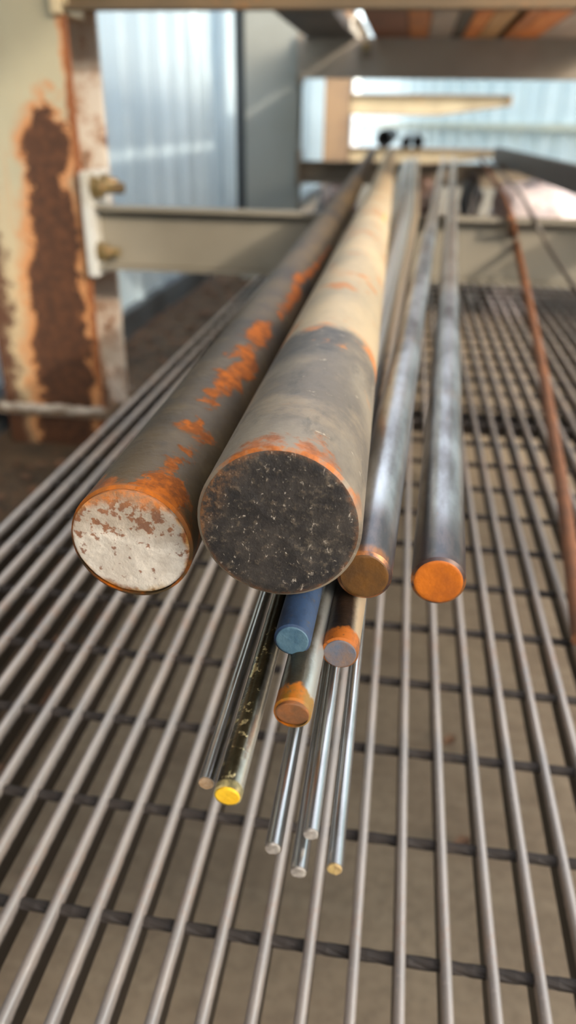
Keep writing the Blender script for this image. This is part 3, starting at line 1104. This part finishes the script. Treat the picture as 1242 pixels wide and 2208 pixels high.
# a few pieces hanging in the gap beside the dark angle
M_pale = m_painted('pale_offcut', (226, 220, 206), (150, 110, 70), (206, 176, 130), 0.25, 14.0, 0.5, (206, 196, 180))
bx0, bx1 = xat(766), xat(803)
o = link('offcut', extrude_profile([(0, 0), (0.012, 0), (0.012, 0.05), (0.05, 0.062), (0.046, 0.07), (0, 0.06)], 0, 1.0, 'Y'), M_pale, None, (bx0 + 0.002, Y2 - 0.5, ZU))
tag(o, 'cream offcut lodged in the overhead gap beside the dark angle', 'metal offcut')
nut = empty('clamp', ((bx0 + bx1) / 2 + 0.02, Y2 - 0.14, ZU - 0.05))
tag(nut, 'small bolted clamp hanging on the grey brown upper beam', 'clamp')
link('plate', box_me(-0.03, 0.03, -0.012, 0.0, -0.06, 0.05, 0.003), M_beam_dark, nut)
bolt(nut, (0, -0.012, 0.0), 0.05, 0.011, -PI / 2)

# black pipes stored on the far arm
za = at_y(752, 320, Y3).z + 0.016
M_black = m_painted('black_pipe_paint', (26, 26, 28), (50, 42, 36), (60, 50, 42), 0.1, 8.0, 0.5, (34, 34, 34))


def pipe(px_, rad_px, label):
    r = rad_px * (Y3 / 0.89) / FPX * 0.95
    x = at_y(px_, 300, Y3).x
    bm = bmesh.new()
    n = 24
    rs = []
    for yy, rr_ in ((0.3, r * 0.82), (0, r * 0.82), (0, r), (3.2, r)):
        rs.append([bm.verts.new((rr_ * math.cos(2 * PI * q / n), yy, rr_ * math.sin(2 * PI * q / n))) for q in range(n)])
    for a, b in zip(rs, rs[1:]):
        for q in range(n):
            bm.faces.new((a[q], a[(q + 1) % n], b[(q + 1) % n], b[q]))
    bm.faces.new(rs[0]); bm.faces.new(rs[-1])
    o = link('black_pipe', auto(from_bm(bm, 'pipe'), 40), M_black, None, (x, Y3 - 0.05, za + r))
    tag(o, label, 'pipe')


pipe(829, 15, 'largest black pipe on the far cream arm, behind the tip of the thickest bar')
pipe(876, 9.5, 'small black pipe on the far cream arm, left of its twin')
pipe(902, 10.5, 'small black pipe on the far cream arm, right of its twin')


# ------------------------------------------------------------------ wrapped goods on the ground beyond the beam
def crumple(w, d, h, seed, n=26):
    rnd = random.Random(seed)
    bm = bmesh.new()
    bmesh.ops.create_cube(bm, size=1.0)
    bmesh.ops.subdivide_edges(bm, edges=bm.edges[:], cuts=9, use_grid_fill=True)
    from mathutils import noise as mn
    off = Vector((seed * 3.1, seed * 1.7, seed))
    for v_ in bm.verts:
        q = v_.co.copy()
        f = 1.0 - 0.22 * max(0, (q.z + 0.5)) * (abs(q.x) ** 2 + abs(q.y) ** 2) * 2
        p_ = Vector((q.x * w * f, q.y * d * f, (q.z + 0.5) * h * f))
        dn = Vector((mn.noise(p_ * 6 + off), mn.noise(p_ * 6 + off * 2), mn.noise(p_ * 6 + off * 3)))
        dn2 = Vector((mn.noise(p_ * 17 + off), mn.noise(p_ * 17 + off * 2), mn.noise(p_ * 17 + off * 3)))
        p_ += dn * 0.07 + dn2 * 0.03
        p_.z = max(p_.z, 0.0)
        if q.z < -0.49:
            p_.z = 0.0
        v_.co = p_
    return from_bm(bm, 'bundle', True)


def m_plastic(name, a, b, c_):
    g = G(name)
    n1 = g.noise(6, 4, 0.6)
    n2 = g.noise(16, 4, 0.6, seed=3)
    c = g.mix(g.sm(n1, 0.4, 0.6), a, b)
    c = g.mix(g.sm(n2, 0.55, 0.65) * 0.6, c, c_)
    return g.done(c, 0.35, 0.0, n2, 0.3, 0.01)


def bundle(px0, px1, ytop, Y, d, mat, label, seed):
    a, b = at_y(px0, ytop, Y), at_y(px1, ytop, Y)
    o = link('wrapped_bundle', crumple(b.x - a.x, d, a.z, seed), mat, None, ((a.x + b.x) / 2, Y + d / 2, 0))
    tag(o, label, 'bundle')


PW = m_plastic('white_wrap', (206, 194, 194), (178, 168, 172), (128, 106, 98))
PB = m_plastic('brown_wrap', (120, 98, 86), (96, 80, 74), (210, 180, 172))
PD = m_plastic('black_wrap', (40, 38, 38), (56, 54, 54), (90, 80, 74))
bundle(1082, 1310, 392, 4.45, 0.75, PW, 'large white plastic wrapped bundle beyond the beam at the right', 1)
bundle(1006, 1046, 396, 4.45, 0.4, PD, 'black wrapped bundle beyond the beam, beside the large white one', 2)
bundle(862, 950, 402, 4.90, 0.4, PB, 'brown and pink wrapped bundle glimpsed between the bars beyond the beam', 3)
bundle(676, 775, 398, 6.1, 0.5, PB, 'brown and pink wrapped bundle beyond the beam at the left, by the second post', 4)

# ------------------------------------------------------------------ soil, leaf litter, loose leaves
gl = X0 - 18 * PITCH - 0.02
bm = bmesh.new()
nx, ny = 14, 60
from mathutils import noise as mnoise
grid = []
for j in range(ny + 1):
    row = []
    for i in range(nx + 1):
        xx = WX + 0.035 + (gl - WX - 0.05) * i / nx
        yy = 0.3 + 6.5 * j / ny
        e_ = min(i, nx - i, j, ny - j)
        hz = 0.0 if e_ == 0 else 0.012 + 0.035 * max(0, mnoise.noise(Vector((xx * 5, yy * 5, 2)))) + 0.012 * mnoise.noise(Vector((xx * 17, yy * 17, 5)))
        row.append(bm.verts.new((xx, yy, max(0.001, hz * 0.3))))
    grid.append(row)
for j in range(ny):
    for i in range(nx):
        bm.faces.new((grid[j][i], grid[j][i + 1], grid[j + 1][i + 1], grid[j + 1][i]))
g = G('brown_soil')
na, nb_ = g.noise(9, 6, 0.65), g.noise(40, 5, 0.65, seed=2)
csoil = g.mix(g.sm(na, 0.35, 0.65), (92, 72, 50), (66, 54, 40))
csoil = g.mix(g.sm(nb_, 0.52, 0.7) * 0.7, csoil, (124, 88, 56))
o = link('soil', from_bm(bm, 'soil', True), g.done(csoil, 0.9, 0, na + nb_, 0.6, 0.01))
tag(o, 'brown earth heaped along the foot of the wall', 'soil', None, 'stuff')

g = G('dry_leaf')
c_leaf = g.mix(g.rnd, (112, 80, 54), (84, 60, 42))
M_leaf = g.done(g.mix(g.sm(g.noise(60, 4, 0.6), 0.4, 0.7) * 0.6, c_leaf, (130, 94, 70)), 0.8)


def leaf_into(bm, loc, L, rz, curl, tilt):
    pts = [(-0.5, 0), (-0.2, 0.2), (0.15, 0.24), (0.5, 0.0), (0.15, -0.24), (-0.2, -0.2)]
    mt = Matrix.Translation(loc) @ Matrix.Rotation(rz, 4, 'Z') @ Matrix.Rotation(tilt, 4, 'X')
    vv = [bm.verts.new(mt @ Vector((x_ * L, y_ * L, curl * L * (y_ * y_ * 6 + x_ * x_)))) for x_, y_ in pts]
    a_, b_ = bm.verts.new(mt @ Vector((-0.2 * L, 0, 0))), bm.verts.new(mt @ Vector((0.15 * L, 0, 0)))
    for f in ((vv[0], vv[1], a_), (vv[1], vv[2], b_, a_), (vv[2], vv[3], b_), (vv[3], vv[4], b_), (vv[4], vv[5], a_, b_), (vv[5], vv[0], a_)):
        bm.faces.new(f)


rl = random.Random(9)
bm = bmesh.new()
for k in range(900):
    xx = rl.uniform(WX + 0.08, gl - 0.03)
    yy = rl.uniform(0.5, 6.5)
    if any(abs(yy - q) < 0.3 for q in (Y1 + 0.07, Y2 + 0.07)) and xx > PL - 0.12 or (yy > 5.85 and xx > -0.95):
        continue
    leaf_into(bm, Vector((xx, yy, 0.014 + 0.02 * rl.random())), rl.uniform(0.025, 0.06), rl.uniform(0, 6.3), rl.uniform(0.1, 0.5), rl.uniform(-0.5, 0.5))
o = link('leaf_litter', from_bm(bm, 'leaves'), M_leaf)
tag(o, 'dry brown leaves strewn along the foot of the wall', 'leaves', None, 'stuff')
for (px_, py_, L, lab) in ((990, 1822, 0.042, 'dry pinkish brown leaf on the concrete under the grating, nearest the viewer'),
                           (966, 1598, 0.034, 'small curled brown leaf on the concrete, farther under the grating than the pinkish one')):
    p = at_h(px_, py_, ZC - 0.012)
    bm = bmesh.new()
    leaf_into(bm, Vector((0, 0, 0)), L, 0.7, 0.5, 0.5)
    o = link('dry_leaf', from_bm(bm, 'leaf'), M_leaf, None, p)
    tag(o, lab, 'leaf')
